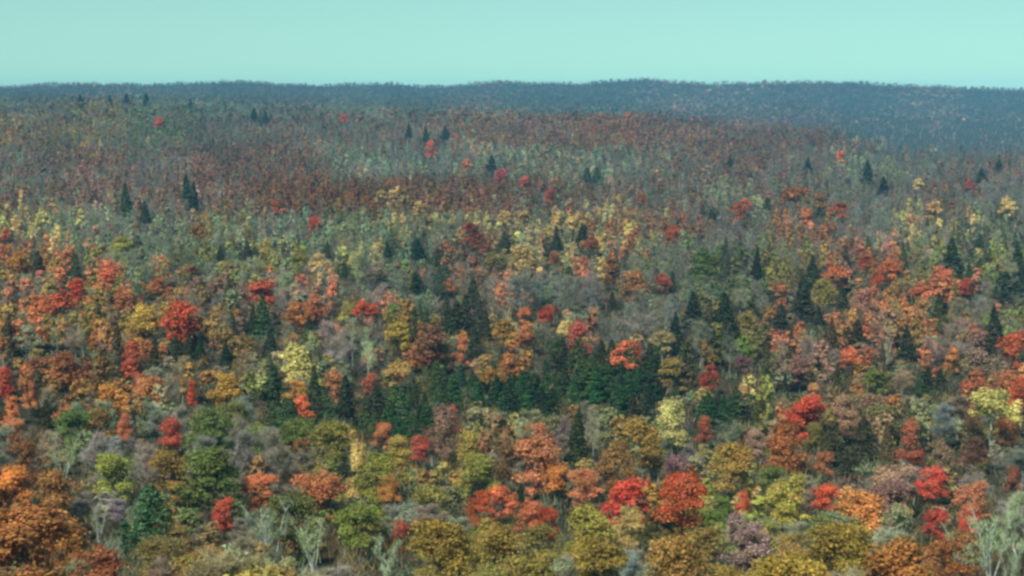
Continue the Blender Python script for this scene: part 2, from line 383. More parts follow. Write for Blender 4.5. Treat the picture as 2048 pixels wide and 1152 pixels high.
# trees one can pick out: x, y of the top, width and visible height in the photograph, colour, shape, label, short name
LM = [
 (60,1006,215,140,'o','spread',"huge rust orange broadleaf tree filling the lower left corner","huge rust corner tree"),
 (132,1046,96,70,'o','spread',"rust brown crown in the middle of the three rust trees at lower left",None),
 (1925,1040,60,110,'W','fork',"pale forked bare tree left of the corner birch",None),
 (2022,1052,56,110,'W','fork',"pale forked bare tree under the one at the right edge",None),
 (190,1085,110,70,'o','round',"smaller rust tree against the right flank of the huge rust corner tree",None),
 (500,1096,300,60,'O','spread',"broad golden orange crown cut by the bottom edge of the photo","broad golden crown"),
 (60,862,105,60,'o','thin_round',"rust brown crown high above the huge rust tree at the left edge","upper rust crown"),
 (30,925,80,70,'O','round',"orange brown rounded tree between the two rust crowns at the left edge",None),
 (300,965,76,110,'N','pine',"bushy bright green pine standing alone among grey brush","bushy green pine"),
 (250,1037,46,60,'N','pine',"small green pine at the foot of the bushy green pine",None),
 (222,898,90,80,'L','round',"olive green rounded crown next to the brown-green oak",None),
 (335,892,95,90,'M','round',"olive brown crown between two green ones above the bushy green pine",None),
 (415,889,125,110,'G','round',"largest fresh green rounded tree with dark hollows in its crown","big green tree"),
 (522,940,80,60,'C','spread',"coral red tree above the fan of white birch stems","coral tree over birches"),
 (446,990,46,45,'R','round',"small flame orange tree in front of the big green tree",None),
 (540,995,90,90,'W','fork',"white-stemmed birch opening like a fan under the coral tree","white birch fan"),
 (627,1035,66,80,'W','fork',"forked white birch with a straight stem beside the white birch fan",None),
 (772,1055,66,90,'W','fork',"V-shaped white birch standing by a dull red tree near the bottom",None),
 (195,985,52,66,'W','fork',"thin white birch stems left of the bushy green pine",None),
 (232,1045,45,80,'W','fork',"pale forked birch tight beside the small green pine",None),
 (120,858,75,90,'W','fork',"pale birch stems rising from yellowish brush beside upper rust crown",None),
 (338,828,46,66,'R','tall',"narrow bright red tree rising behind the olive brown crown","narrow red spire"),
 (248,824,30,50,'C','tall',"slim dull coral tree in the grey patch beside the narrow red spire",None),
 (150,812,85,36,'G','spread',"flat-topped green tree beyond the upper rust crown",None),
 (422,812,105,36,'G','spread',"broad green crown beyond the big green tree",None),
 (90,798,28,44,'K','spruce',"small dark spruce beyond the upper rust crown at the left",None),
 (602,857,42,26,'R','round',"small red crown among green ones beside a dark spruce belt",None),
 (605,788,50,42,'C','round',"coral crown wedged into the left end of the spruce belt",None),
 (597,832,80,50,'G','spread',"green dome just in front of the coral crown",None),
 (665,836,92,80,'L','round',"olive green crown beside the pale yellow pointed tree",None),
 (716,872,46,110,'Y','tall',"pale yellow pointed tree with a slender upright crown","pale yellow spire"),
 (757,898,85,90,'L','round',"dark olive tree nestled against the pale yellow spire",None),
 (770,842,48,50,'C','round',"coral crown rising above the dark olive tree",None),
 (800,870,62,60,'y','tall',"mustard pointed tree next to the crimson tree",None),
 (780,946,50,56,'O','round',"golden orange tree at the foot of the dark olive tree",None),
 (838,866,46,56,'r','round',"crimson tree standing between mustard and mauve trees","crimson tree"),
 (888,800,64,100,'P','tall',"mauve half-bare tree pointed at the top beside the yellow column",None),
 (905,806,30,60,'r','tall',"thin dull red tree leaning on the mauve half-bare one",None),
 (934,846,60,120,'y','tall',"tall mustard yellow tree shaped like a column","tall yellow column"),
 (962,902,90,70,'L','round',"olive green shoulder tree below the tall yellow column",None),
 (1078,864,105,85,'C','round',"large coral orange tree left of the lone spruce","large coral tree"),
 (1110,922,66,66,'O','round',"glowing golden orange tree under the large coral tree","glowing orange tree"),
 (965,978,60,50,'R','round',"deep red tree at the edge of the bottom greenery","deep red low tree"),
 (1005,966,58,66,'C','round',"salmon coral tree touching the deep red low tree",None),
 (1060,992,50,56,'C','tall',"coral tree in front of the dead dark snag",None),
 (1092,1006,42,40,'R','round',"small red tree below the glowing orange tree",None),
 (1043,963,20,52,'K','spruce',"thin black-green spruce leaning between coral trees",None),
 (635,938,108,66,'C','spread',"wide brownish coral crown left of the pale yellow spire",None),
 (590,972,115,60,'G','spread',"wide green crown over the white birches",None),
 (720,996,100,60,'L','spread',"olive crown sloping down from the wide coral crown",None),
 (800,1032,66,60,'r','thin_round',"dull red half-bare tree by the V-shaped birch",None),
 (872,1034,135,90,'M','spread',"olive mustard crown flecked with light near the bottom",None),
 (1000,1040,115,80,'L','round',"yellow-green crown in the bottom row below the red trees",None),
 (1060,1092,140,60,'L','round',"olive green crown cut by the bottom edge near the middle",None),
 (1152,812,46,112,'K','spruce',"tall lone black-green spruce with a sharp top","lone spruce"),
 (1187,806,34,88,'g','slim',"pale blue-green aspen beside the lone spruce",None),
 (1275,828,95,60,'M','round',"olive brown dome beyond the round olive tree",None),
 (1237,878,92,66,'M','round',"round olive tree with light rim right of the lone spruce","round olive tree"),
 (1315,863,56,60,'g','thin_round',"pale striped half-bare tree beside the round olive tree",None),
 (1352,903,64,40,'P','thin_round',"low mauve grey tree above the long red row",None),
 (1345,788,66,96,'Y','tall',"yellow-green tree with pale stems above the mauve tree","yellow-green tree"),
 (1407,826,36,56,'r','tall',"slender pink-red tree beside yellow-green tree",None),
 (1463,878,96,80,'M','round',"rounded golden olive tree above the red row's right end","golden olive tree"),
 (1572,844,80,88,'o','tall',"orange-rust tree shaped like a flame at right of centre","rust flame tree"),
 (1510,858,48,60,'P','tall',"dusty pink tree between golden olive and rust flame trees",None),
 (1165,932,66,72,'C','round',"coral red tree at the left end of the red row",None),
 (1262,948,92,68,'R','round',"brightest red round tree in the red row","brightest red tree"),
 (1362,943,118,60,'R','spread',"broad orange-red crown right of the brightest red tree","broad orange-red crown"),
 (1488,976,32,32,'R','round',"tiny red crown peeking out right of the red row",None),
 (1435,984,70,60,'G','round',"green tree in front of the broad orange-red crown",None),
 (1555,975,60,50,'G','round',"green crown under the yellowish arch-shaped tree",None),
 (1582,942,95,70,'y','round',"yellow-olive arching crown below the rust flame tree",None),
 (1545,923,64,30,'G','spread',"small green dome between rust flame tree and arching crown",None),
 (1175,1003,115,70,'L','round',"olive green crown in front of the coral red row end",None),
 (1258,1008,70,60,'Y','round',"bright yellow-green tree directly under the brightest red tree",None),
 (1325,1006,66,60,'G','round',"green tree directly under the broad orange-red crown",None),
 (1482,1022,104,90,'P','round',"mauve pink tree standing alone in the bottom greenery","mauve pink tree"),
 (1185,1064,125,80,'M','spread',"dark olive brown crown low in the middle of the bottom row",None),
 (1350,1062,160,80,'M','spread',"wide dark olive crown at the bottom below the green trees",None),
 (1255,1100,90,50,'T','fan',"blue-grey leafless tree between two dark olive bottom crowns",None),
 (1590,1092,160,60,'M','spread',"golden olive crown with dark holes at the bottom edge",None),
 (1618,783,86,66,'R','round',"vivid scarlet tree on the right above the teal spruces","vivid scarlet tree"),
 (1668,836,46,80,'K','pine',"dark teal pine under the vivid scarlet tree","teal pine"),
 (1727,828,48,90,'K','spruce',"broad dark spruce right of the teal pine",None),
 (1692,896,34,60,'K','spruce',"lower dark spruce in front of the teal pine",None),
 (1690,788,54,80,'P','tall',"tall pinkish mauve tree between scarlet tree and dark spruce",None),
 (1630,843,54,50,'L','round',"olive tree at the left foot of the teal pine",None),
 (1652,898,44,46,'C','round',"coral orange tree nestled below the teal pine",None),
 (1822,830,48,92,'r','tall',"tall pink-red tree shaped like a candle at the right","pink-red candle tree"),
 (1885,803,70,80,'T','fan',"blue-grey leafless tree beside the pink-red candle tree",None),
 (1945,823,64,50,'B','thin_round',"maroon brown half-bare tree below the cream yellow crown",None),
 (1950,868,60,60,'B','round',"dark maroon tree amid grey trees on the right","dark maroon tree"),
 (2010,828,60,60,'o','thin_round',"rust half-bare tree at the right edge under the cream crown",None),
 (1985,768,100,76,'Y','round',"cream yellow crown near the right edge","cream yellow crown"),
 (1866,926,68,66,'R','round',"glowing orange-red tree alone on the right","glowing red tree on the right"),
 (1950,958,76,70,'C','round',"pinkish coral tree right of the glowing orange-red one",None),
 (1943,1003,50,48,'R','round',"orange-red tree in front of the pinkish coral tree",None),
 (1873,1012,52,48,'R','round',"crimson red tree directly below the glowing orange-red one",None),
 (2030,928,36,44,'r','round',"pink crimson tree at the right edge beside the dark maroon one",None),
 (1652,962,66,40,'R','round',"dull scarlet crown beside the yellow-olive arching crown",None),
 (1716,974,108,56,'O','spread',"golden brown spreading crown right of the dull scarlet one",None),
 (1795,998,96,60,'g','thin_round',"pale grey-green half-bare tree left of the crimson red tree",None),
 (1692,1038,140,90,'M','spread',"olive gold crown in the bottom row at the right","olive gold bottom crown"),
 (1800,1072,160,90,'o','spread',"rust orange crown at the bottom edge beside pale trunks",None),
 (1900,1046,110,80,'o','thin_round',"rust half-bare tree just before the tall pale trunks",None),
 (1985,1005,90,140,'W','fork',"tall pale trunks of a bare birch in the lower right corner","corner birch"),
 (2035,975,60,140,'W','slim',"bare pale tree at the right edge beside the corner birch",None),
 (77,500,30,42,'K','spruce',"small pointed spruce in front of the yellow-orange tree at the left","pointed spruce at the left"),
 (150,507,22,42,'K','spruce',"narrow dark spruce next to the pointed spruce at the left",None),
 (36,498,50,36,'O','round',"yellow-orange crown behind the pointed spruce at the left",None),
 (215,515,62,34,'C','round',"brownish coral crown right of the narrow dark spruce",None),
 (383,524,34,26,'B','round',"round maroon ball-shaped tree above the big deep red tree",None),
 (118,574,66,48,'R','round',"dark red tree in the red clump at the left","dark red clump tree"),
 (152,553,36,40,'R','tall',"red tree at the upper end of the dark red clump",None),
 (72,583,46,40,'C','round',"coral tree at the lower end of the dark red clump",None),
 (250,570,46,40,'C','round',"coral tree left of the yellow-olive one",None),
 (318,550,42,42,'C','round',"coral tree directly above the yellow-olive tree",None),
 (285,600,78,60,'y','round',"yellow-olive tree left of the big deep red tree",None),
 (362,595,80,66,'R','round',"big deep red tree with a flat round crown","big deep red tree"),
 (525,556,58,32,'R','spread',"red crown right behind the grey-green spruce tip",None),
 (527,588,40,72,'D','spruce',"grey-green spruce under a red crown","grey-green spruce"),
 (541,655,30,50,'K','spruce',"dark spruce at the foot of the grey-green spruce",None),
 (505,608,18,50,'K','spruce',"thin dark spruce left of the grey-green spruce",None),
 (352,668,26,40,'K','spruce',"first of the dark spruces below the big deep red tree",None),
 (376,664,28,42,'K','spruce',"middle one of the dark spruces below the big deep red tree",None),
 (400,675,24,40,'K','spruce',"last of the dark spruces below the big deep red tree",None),
 (313,688,34,40,'K','pine',"round dark pine left of the three spruces",None),
 (450,685,24,44,'K','spruce',"thin spruce among the golden trees at left of centre",None),
 (262,673,42,74,'R','tall',"upright bright red tree at left","upright red tree"),
 (55,718,32,90,'C','tall',"tall coral tree shaped like a candle near the left edge",None),
 (12,728,32,60,'R','tall',"red tree cut by the left edge beside the coral candle",None),
 (22,788,34,34,'C','round',"coral red crown at the left edge below the candle-shaped tree",None),
 (383,755,22,50,'R','tall',"thin scarlet tree like a flame before the golden tree",None),
 (222,763,68,36,'O','spread',"bright orange low crown above the green band",None),
 (452,738,72,50,'O','round',"golden tree beside the dark pines at left of centre",None),
 (590,680,64,76,'Y','tall',"yellow-green tree with upright streaks beside dark spruces",None),
 (545,728,42,60,'K','spruce',"broad spruce left of the yellow-green streaked tree",None),
 (600,495,32,30,'L','round',"small olive crown on the mid slope",None),
 (640,504,44,30,'Y','round',"pale yellow-green crown on the mid slope",None),
 (628,583,56,50,'C','round',"coral red tree over the black-green spruce",None),
 (590,598,52,40,'o','round',"rust tree on the left of the coral red tree",None),
 (693,600,38,36,'y','round',"mustard tree touching a dull red one","mustard mid tree"),
 (733,596,50,38,'R','round',"dull scarlet tree touching the mustard mid tree",None),
 (618,630,24,32,'K','spruce',"tiny black-green spruce below the coral red tree",None),
 (662,634,80,80,'S','fan',"grey leafless dome below the mustard mid tree",None),
 (733,640,34,100,'W','slim',"tall slim birch with a shining white trunk","shining white birch"),
 (714,498,22,66,'W','slim',"distant slim white birch above the mustard mid tree",None),
 (752,523,38,40,'P','round',"pink tree behind the distant slim birch",None),
 (835,543,32,34,'K','pine',"round dark pine left of the small coral crown",None),
 (897,553,30,34,'C','round',"small coral crown between round pine and tall spruces",None),
 (944,552,30,60,'K','spruce',"tallest spruce of the dark clump at centre","centre spruce clump"),
 (960,580,26,80,'K','spruce',"slender spruce at the right side of the clump at centre",None),
 (910,598,34,60,'K','spruce',"spruce at the left side of the clump at centre",None),
 (930,588,32,60,'K','spruce',"spruce in the middle of the clump at centre",None),
 (973,618,20,50,'K','spruce',"lowest thin spruce of the clump at centre",None),
 (860,640,80,60,'B','round',"reddish maroon tree below the spruce clump at centre",None),
 (832,684,38,46,'O','tall',"bright orange tree under the reddish maroon one",None),
 (862,690,46,34,'r','round',"crimson crown next to the bright orange tree",None),
 (925,663,26,60,'C','tall',"coral candle tree beside a dark spruce",None),
 (951,652,28,50,'K','spruce',"dark spruce right of the coral candle tree",None),
 (1050,648,48,40,'C','round',"coral crown left of the pale yellow ball-shaped tree",None),
 (1048,610,26,28,'C','round',"small pink-coral crown on the centre slope",None),
 (795,713,54,46,'y','round',"mustard olive tree above the spruce belt",None),
 (742,742,42,46,'r','round',"rosy red tree at the foot of the white birch",None),
 (665,733,42,66,'C','tall',"coral tree edged with yellow between two spruces","heart-shaped coral tree"),
 (628,733,36,84,'K','spruce',"tall spruce left of the heart-shaped coral tree",None),
 (690,748,38,84,'K','spruce',"tall spruce right of the heart-shaped coral tree",None),
 (592,754,52,40,'O','round',"pale orange tree under the yellow-green streaked tree",None),
 (1038,488,88,42,'Y','spread',"large golden yellow crown glowing on the centre slope","large golden crown"),
 (990,500,48,30,'y','round',"yellow crown at the left side of the large golden one",None),
 (1108,500,26,28,'C','round',"coral crown at the right side of the large golden one",None),
 (1225,502,38,60,'o','tall',"orange rust tree right of the coral crown on the slope",None),
 (1265,540,64,34,'C','spread',"pale peach crown next to the red tree on the slope",None),
 (1325,543,36,42,'R','round',"red tree beside a thin dark spruce on the slope","red slope tree"),
 (1346,540,16,46,'K','spruce',"thin dark spruce touching the red slope tree",None),
 (1183,468,30,38,'r','round',"dull red tree above the green slope",None),
 (1405,492,40,60,'G','tall',"fresh green tree on the upper middle slope",None),
 (1425,505,36,50,'G','tall',"darker green tree close to the fresh green one",None),
 (1225,582,24,42,'K','spruce',"small spruce at the left of the grey dome",None),
 (1290,598,100,50,'S','fan',"wide grey leafless dome right of the small spruce",None),
 (1387,582,36,54,'K','spruce',"dark spruce before the green slope trees",None),
 (1453,582,46,66,'K','spruce',"broad blackish spruce right of another one",None),
 (1352,622,28,70,'K','spruce',"tall thin spruce above a darker pair",None),
 (1375,678,46,48,'K','pine',"wide dark pine below the tall thin spruce",None),
 (1132,636,40,46,'Y','round',"pale yellow ball-shaped tree beside the pink-red tree","yellow ball tree"),
 (1161,633,42,76,'r','tall',"pink-red egg-shaped tree beside the yellow ball tree",None),
 (1092,608,32,34,'R','round',"red crown above the yellow ball tree",None),
 (1326,653,52,50,'Y','round',"cream crown left of the dark pine",None),
 (1255,678,54,44,'C','round',"coral crown with yellow edges over the spruce belt",None),
 (1345,708,54,66,'L','tall',"yellow-green tree behind the spruce belt's right end",None),
 (1420,726,46,50,'R','round',"red centred crown right of the spruce belt","red tree by the spruce belt"),
 (1485,706,38,36,'V','round',"small magenta purple tree, the only purple one","purple tree"),
 (1907,474,46,72,'K','spruce',"big dark spruce on the upper right slope","upper right spruce"),
 (1960,466,20,30,'K','spruce',"little spruce just right of the upper right spruce",None),
 (1513,492,20,60,'K','spruce',"narrow black-green spruce on the upper slope right of centre",None),
 (1624,510,32,60,'K','spruce',"top one of the slanting file of spruces","spruce file"),
 (1608,556,40,70,'K','spruce',"middle one of the slanting file of spruces",None),
 (1562,604,30,54,'K','spruce',"lowest one of the slanting file of spruces",None),
 (1684,566,26,38,'K','spruce',"small spruce right of the slanting file",None),
 (1716,638,34,50,'K','spruce',"dark pointed spruce among pink trees on the right",None),
 (1877,586,24,46,'K','spruce',"narrow spruce below the upper right spruce",None),
 (1993,612,38,80,'K','spruce',"tall green-black spruce near the right edge","right edge spruce"),
 (2006,540,44,60,'K','pine',"dark pine behind the right edge spruce",None),
 (2042,520,30,60,'K','spruce',"dark spruce cut by the right edge",None),
 (1815,648,32,66,'K','spruce',"dark spruce above the grey trees at right",None),
 (1675,724,18,48,'K','spruce',"thin dark spruce above the vivid scarlet tree",None),
 (1570,744,18,46,'K','spruce',"thin spruce left of the vivid scarlet tree",None),
 (1640,613,22,40,'K','spruce',"small spruce just below the slanting file",None),
 (1730,506,34,28,'R','round',"red crown near the top of the red patch on the right","upper red patch tree"),
 (1755,540,30,32,'R','round',"second red crown lower in the red patch",None),
 (1670,524,48,36,'C','round',"coral crown right of the spruce file",None),
 (1780,514,42,30,'O','round',"orange crown beside the upper red patch tree",None),
 (1880,528,64,36,'C','round',"coral crown right of the orange one",None),
 (1932,553,34,34,'R','round',"pinkish red crown below the upper right spruce",None),
 (1650,554,58,44,'y','round',"mustard crown right of the spruce file",None),
 (1725,575,48,36,'P','round',"pink crown below the red patch",None),
 (1500,618,44,40,'y','round',"mustard tree right of the broad blackish spruce",None),
 (1480,545,44,70,'g','slim',"pale grey-green tree left of the narrow black-green spruce",None),
 (2030,655,66,76,'R','round',"big flaming pink-red tree at the right edge","big red edge tree"),
 (2036,748,44,66,'R','round',"dark red tree below the big flaming edge tree",None),
 (1950,738,50,40,'C','round',"coral crown above the cream yellow crown",None),
 (1905,688,28,50,'O','tall',"slim orange tree on the right slope",None),
 (1750,728,58,60,'G','round',"green tree right of the vivid scarlet one",None),
 (1700,690,50,36,'C','round',"coral crown under the pointed spruce among pink trees",None),
 (1600,705,56,60,'P','round',"dusty pink round tree above the vivid scarlet one",None),
]
for x, y, c, s, ww, hh in [(318,232,'R','round',24,20),(688,225,'R','round',20,18),(628,430,'R','round',30,20),(8,455,'R','round',24,24),(555,395,'C','round',30,26),
    (402,442,'o','round',42,26),(82,420,'Y','round',40,24),(32,428,'Y','tall',28,36),(245,470,'y','round',50,26),(253,364,'K','spruce',22,56),(290,400,'K','spruce',22,44),
    (372,345,'K','spruce',22,52),(385,362,'K','spruce',22,60),(160,188,'K','spruce',14,14),(252,186,'K','spruce',16,16),(292,186,'K','spruce',16,16),(220,190,'K','spruce',13,12),
    (380,196,'K','spruce',13,12),(795,370,'Y','round',44,32),(762,378,'Y','round',28,22),(840,398,'Y','round',34,24),(1010,418,'Y','round',32,22),(1048,420,'Y','round',34,22),
    (1110,424,'Y','round',34,22),(1150,425,'Y','round',38,22),(1002,335,'r','round',30,26),(1050,350,'r','round',26,24),(1098,375,'r','round',28,24),(1340,445,'R','round',44,22),
    (935,440,'r','round',44,40),(958,462,'r','round',44,44),(934,315,'C','round',26,24),(862,280,'C','tall',20,32),(1285,382,'C','round',26,22),(817,245,'K','spruce',14,32),
    (853,252,'K','spruce',14,30),(890,252,'K','spruce',14,24),(982,310,'K','spruce',20,24),(1174,333,'K','spruce',18,26),(1194,333,'K','spruce',18,26),(1010,460,'K','spruce',22,40),
    (1113,450,'K','spruce',22,50),(1165,445,'K','spruce',24,32),(840,478,'K','spruce',30,40),(1683,300,'C','round',26,22),(1475,404,'R','round',34,32),(1590,370,'o','spread',62,24),
    (1680,398,'R','round',46,26),(1612,415,'C','round',34,24),(1942,355,'r','round',28,26),(1870,398,'Y','round',40,34),(1838,354,'Y','round',24,18),(2015,390,'Y','round',36,34),
    (1615,315,'K','spruce',16,22),(1735,320,'K','spruce',22,32),(1768,352,'K','spruce',18,30),(1535,394,'K','spruce',22,20),(1998,315,'K','spruce',16,24),(1963,335,'K','spruce',16,20),
    (1460,310,'K','spruce',12,18),(1425,410,'K','spruce',14,26),(1640,410,'K','spruce',12,20),(440,490,'K','spruce',16,30),(495,480,'K','spruce',16,30),(655,480,'K','spruce',12,36),
    (690,520,'K','spruce',14,36),(775,480,'K','spruce',12,34),(508,215,'K','spruce',16,22),(530,222,'K','spruce',16,22),(1255,222,'C','round',20,12),(1490,395,'C','round',26,22),
    (1640,380,'o','round',34,24),(1875,655,'S','fan',70,50),(1840,560,'C','round',40,30),(1560,560,'C','round',34,34),(1180,560,'S','fan',60,50),(1040,540,'S','fan',90,60),
    (985,730,'O','round',50,36),(1020,700,'O','round',60,40),(1010,630,'M','round',56,50),(795,640,'M','round',66,60),(130,700,'o','round',70,50),(60,640,'g','thin_round',60,60),
    (150,640,'S','fan',50,60)]:
    LM.append((x, y, ww, hh, c, s, None, None))
# the belt of spruces across the middle
def belt(x0, y0, x1, y1, n, wd):
    n = int(n * 1.6)
    for i in range(n):
        q = (i + rng.uniform(.1, .9)) / n; LM.append((x0 + (x1 - x0) * q, y0 + (y1 - y0) * q + rng.uniform(-22, 14), wd * rng.uniform(.6, 1.25), 44, 'D' if rng.uniform() < .7 else 'K', 'pine' if rng.uniform() < .3 else 'spruce', None, None))
belt(725, 790, 900, 765, 8, 32); belt(740, 822, 860, 822, 5, 32); belt(860, 718, 890, 722, 2, 30); belt(890, 742, 1120, 738, 10, 32); belt(985, 765, 1130, 772, 6, 32)
belt(1105, 690, 1320, 700, 9, 32); belt(1120, 735, 1330, 738, 9, 34); belt(1240, 778, 1310, 772, 3, 34); belt(540, 790, 690, 800, 6, 32); belt(1400, 785, 1485, 780, 4, 30)
belt(1830, 735, 1890, 745, 2, 28)
PAL['N'] = (34, 68, 44); PAL['V'] = (112, 58, 84); PAL['D'] = (23, 52, 30); WORD['D'] = 'deep green'; WORD['N'] = 'mid green'; WORD['V'] = 'magenta purple'

# ------------------------------------------------------------------ placing trees on the ground under a line of sight
DS = np.geomspace(118, 7600, 620)
def locate(px, py, H):
    a = (px - 1024) / F; b = -(py - 576) / F
    den = math.cos(PITCH) + b * math.sin(PITCH); u = a / den; s = (-math.sin(PITCH) + b * math.cos(PITCH)) / den
    Y = DS; top = terrain(Y * u, Y) + H - CAMZ - s * Y
    k = np.argmax(top >= 0)
    if top[k] < 0 or k == 0: return None
    q = -top[k - 1] / (top[k] - top[k - 1]); Yv = DS[k - 1] + (DS[k] - DS[k - 1]) * q
    X = Yv * u; return X, Yv, float(terrain(X, Yv))

def size_of(code, wm, hm):
    if code in 'KND': return float(np.clip(max(1.25 * hm, 2.1 * wm), 7, 26))
    if code in 'WS' : return float(np.clip(max(1.7 * wm, 1.3 * hm), 9, 20))
    return float(np.clip(max(1.45 * wm, 1.35 * hm), 8, 21))

trees = []      # dict per tree
for (x, y, ww, hh, code, shape, label, ref) in LM:
    H = 16.0; g = None
    for it in range(4):
        g = locate(x, y, H)
        if g is None: break
        H = size_of(code, ww * g[1] / F, hh * g[1] / F)
    if g is None: continue
    g = locate(x, y, H)
    if g is None: continue
    trees.append(dict(X=g[0], Y=g[1], Z=g[2], H=H, W=ww * g[1] / F, code=code, shape=shape, label=label, ref=ref, px=x, py=y, pw=ww, ph=hh, lm=True))
n_lm = len(trees)
lmx = np.array([t['px'] for t in trees]); lmy = np.array([t['py'] for t in trees]); lmw = np.array([t['pw'] for t in trees]); lmh = np.array([t['ph'] for t in trees]); lmd = np.array([t['Y'] for t in trees])
y = 1190.0
margin = 230
while y > 150:
    g = locate(1024, max(y, 168), 15.0)
    D = g[1] if g else 7000
    wpx = 10.0 * F / D
    dy = max(3.2, wpx * (.145 if y > 480 else .2)); dx = max(6, (.5 if y > 460 else .45) * wpx)
    x = -margin + rng.uniform(0, dx)
    while x < 2048 + margin:
        xx = x + rng.normal(0, dx * .22); yy = y + rng.normal(0, dy * .5); x += dx * rng.uniform(.75, 1.35)
        code = zone_code(xx, yy)
        if 450 < yy < 900 and rng.uniform() < .025: code = 'K'
        elif 400 < yy < 700 and rng.uniform() < .05: code = 'W'
        elif yy > 560 and rng.uniform() < .14: code = 'ST'[rng.integers(2)]
        if yy > 880 and code == 'g': code = 'MLS'[rng.integers(3)]
        if D < 320 and code in 'TSg' and rng.uniform() < .12: code = 'W'
        H = {'K': rng.uniform(11, 20)}.get(code, rng.uniform(10.5, 17.5)) if D < 3000 else rng.uniform(11, 16)
        g = locate(xx, yy, H)
        if g is None or g[1] > 7500: continue
        Dt = g[1]
        wm = rng.uniform(5.2, 10) if code != 'K' else rng.uniform(3.2, 5.8)
        if D > 2500: wm *= 1.75
        elif D > 900: wm *= .8
        pw = wm * F / Dt
        hp = H * F / Dt
        hit = (lmd > Dt + 1) & (np.abs(lmx - xx) < pw * .52 + lmw * .4) & (yy < lmy + lmh * .86) & (yy + hp > lmy)
        if hit.any(): continue
        near = (np.abs(lmx - xx) < lmw * .38) & (np.abs(lmy - yy) < lmh * .3) & (np.abs(lmd - Dt) < 30)
        if near.any(): continue
        if code == 'K': shape = 'spruce' if rng.uniform() < .75 else 'pine'
        elif code in 'TS': shape = 'fan' if rng.uniform() < .65 else 'slim'
        elif code == 'W': shape = 'fork' if rng.uniform() < .6 else 'slim'
        elif code == 'g': shape = rng.choice(['thin_round', 'fan', 'thin_tall'])
        elif code in 'PB': shape = rng.choice(['thin_round', 'round', 'thin_tall', 'spread'])
        else: shape = rng.choice(['thin_round', 'tall', 'thin_tall', 'round', 'spread', 'thin_round', 'tall'])
        trees.append(dict(X=g[0], Y=Dt, Z=g[2] - (3 if Dt > 3000 else 0), H=H, W=wm, code=code, shape=str(shape), label=None, ref=None, px=xx, py=yy, pw=pw, ph=min(hp, dy * 3), lm=False))
    y -= dy

# smaller, younger trees filling the gaps under the big ones
arr = {k: np.array([t[k] for t in trees]) for k in ('px', 'py', 'pw', 'Y')}
y = 1230.0
while y > 380:
    g = locate(1024, y, 7.0); wpx = 6.5 * F / g[1]; dy = wpx * (.3 if y < 960 else .2); dx = wpx * (.72 if y < 960 else .58); x = -margin + rng.uniform(0, dx)
    while x < 2048 + margin:
        xx = x + rng.normal(0, dx * .25); yy = y + rng.normal(0, dy * .5); x += dx * rng.uniform(.75, 1.35)
        H = rng.uniform(5, 9.5); g = locate(xx, yy, H)
        if g is None: continue
        Dt = g[1]; wm = H * rng.uniform(.7, .95); pw = wm * F / Dt; hp = H * F / Dt
        if ((lmd > Dt + 1) & (np.abs(lmx - xx) < pw * .5 + lmw * .42) & (yy < lmy + lmh * .92) & (yy + hp > lmy)).any(): continue
        if ((np.abs(arr['px'] - xx) < (arr['pw'] + pw) * .2) & (np.abs(arr['Y'] - Dt) < 4)).any(): continue
        code = zone_code(xx, yy)
        if rng.uniform() < .35: code = 'SSTg'[rng.integers(4)]
        elif code in 'RCWP' and rng.uniform() < .6: code = 'MLgS'[rng.integers(4)]
        shape = 'spruce' if code == 'K' else 'fan' if code in 'TSW' else str(rng.choice(['round', 'thin_round', 'spread', 'thin_tall']))
        if code == 'K': wm *= .6
        trees.append(dict(X=g[0], Y=Dt, Z=g[2], H=H, W=wm, code=code, shape=shape, label=None, ref=None, px=xx, py=yy, pw=pw * .8, ph=dy, lm=False))
    y -= dy
# the wooded crest of the far ridge
for k_ in range(5):
    for px_ in np.arange(-margin, 2048 + margin, 5.5):
        az_ = math.atan((px_ + rng.normal(0, 2) - 1024) / F); r_ = 7260 - k_ * 60 + rng.normal(0, 18); X = r_ * math.sin(az_); Y = r_ * math.cos(az_)
        H = rng.uniform(11, 17) + 2.5 * math.sin(px_ * .11) * math.sin(px_ * .037); code = 'TSBGK'[rng.integers(5)]
        trees.append(dict(X=X, Y=Y, Z=float(terrain(X, Y)) - 4.5, H=H, W=rng.uniform(8, 15) * (.6 if code == 'K' else 1), code=code, shape='fan' if code in 'TS' else 'spruce' if code == 'K' else 'round',
                          label=None, ref=None, px=px_, py=170, pw=5, ph=4, lm=False))

def fam(t):
    if t['code'] in 'KND': return 'conifer_tree'
    if t['shape'] in ('fan', 'fork', 'slim'): return 'bare_tree'
    return 'broadleaf_tree'
ind, rest = [], []
for f_ in ('broadleaf_tree', 'conifer_tree', 'bare_tree'):
    tt = [t for t in trees if fam(t) == f_]
    inside = [t for t in tt if -t['pw'] * .45 < t['px'] < 2048 + t['pw'] * .45 and t['py'] < 1146]
    ins = set(map(id, inside)); out_ = [t for t in tt if id(t) not in ins]
    inside.sort(key=lambda t: -(t['pw'] * (1.6 if f_ == 'conifer_tree' else 1) + (1000 if t['label'] else 500 if t['lm'] else 0)))
    ind += inside[:300]; rest += inside[300:] + out_

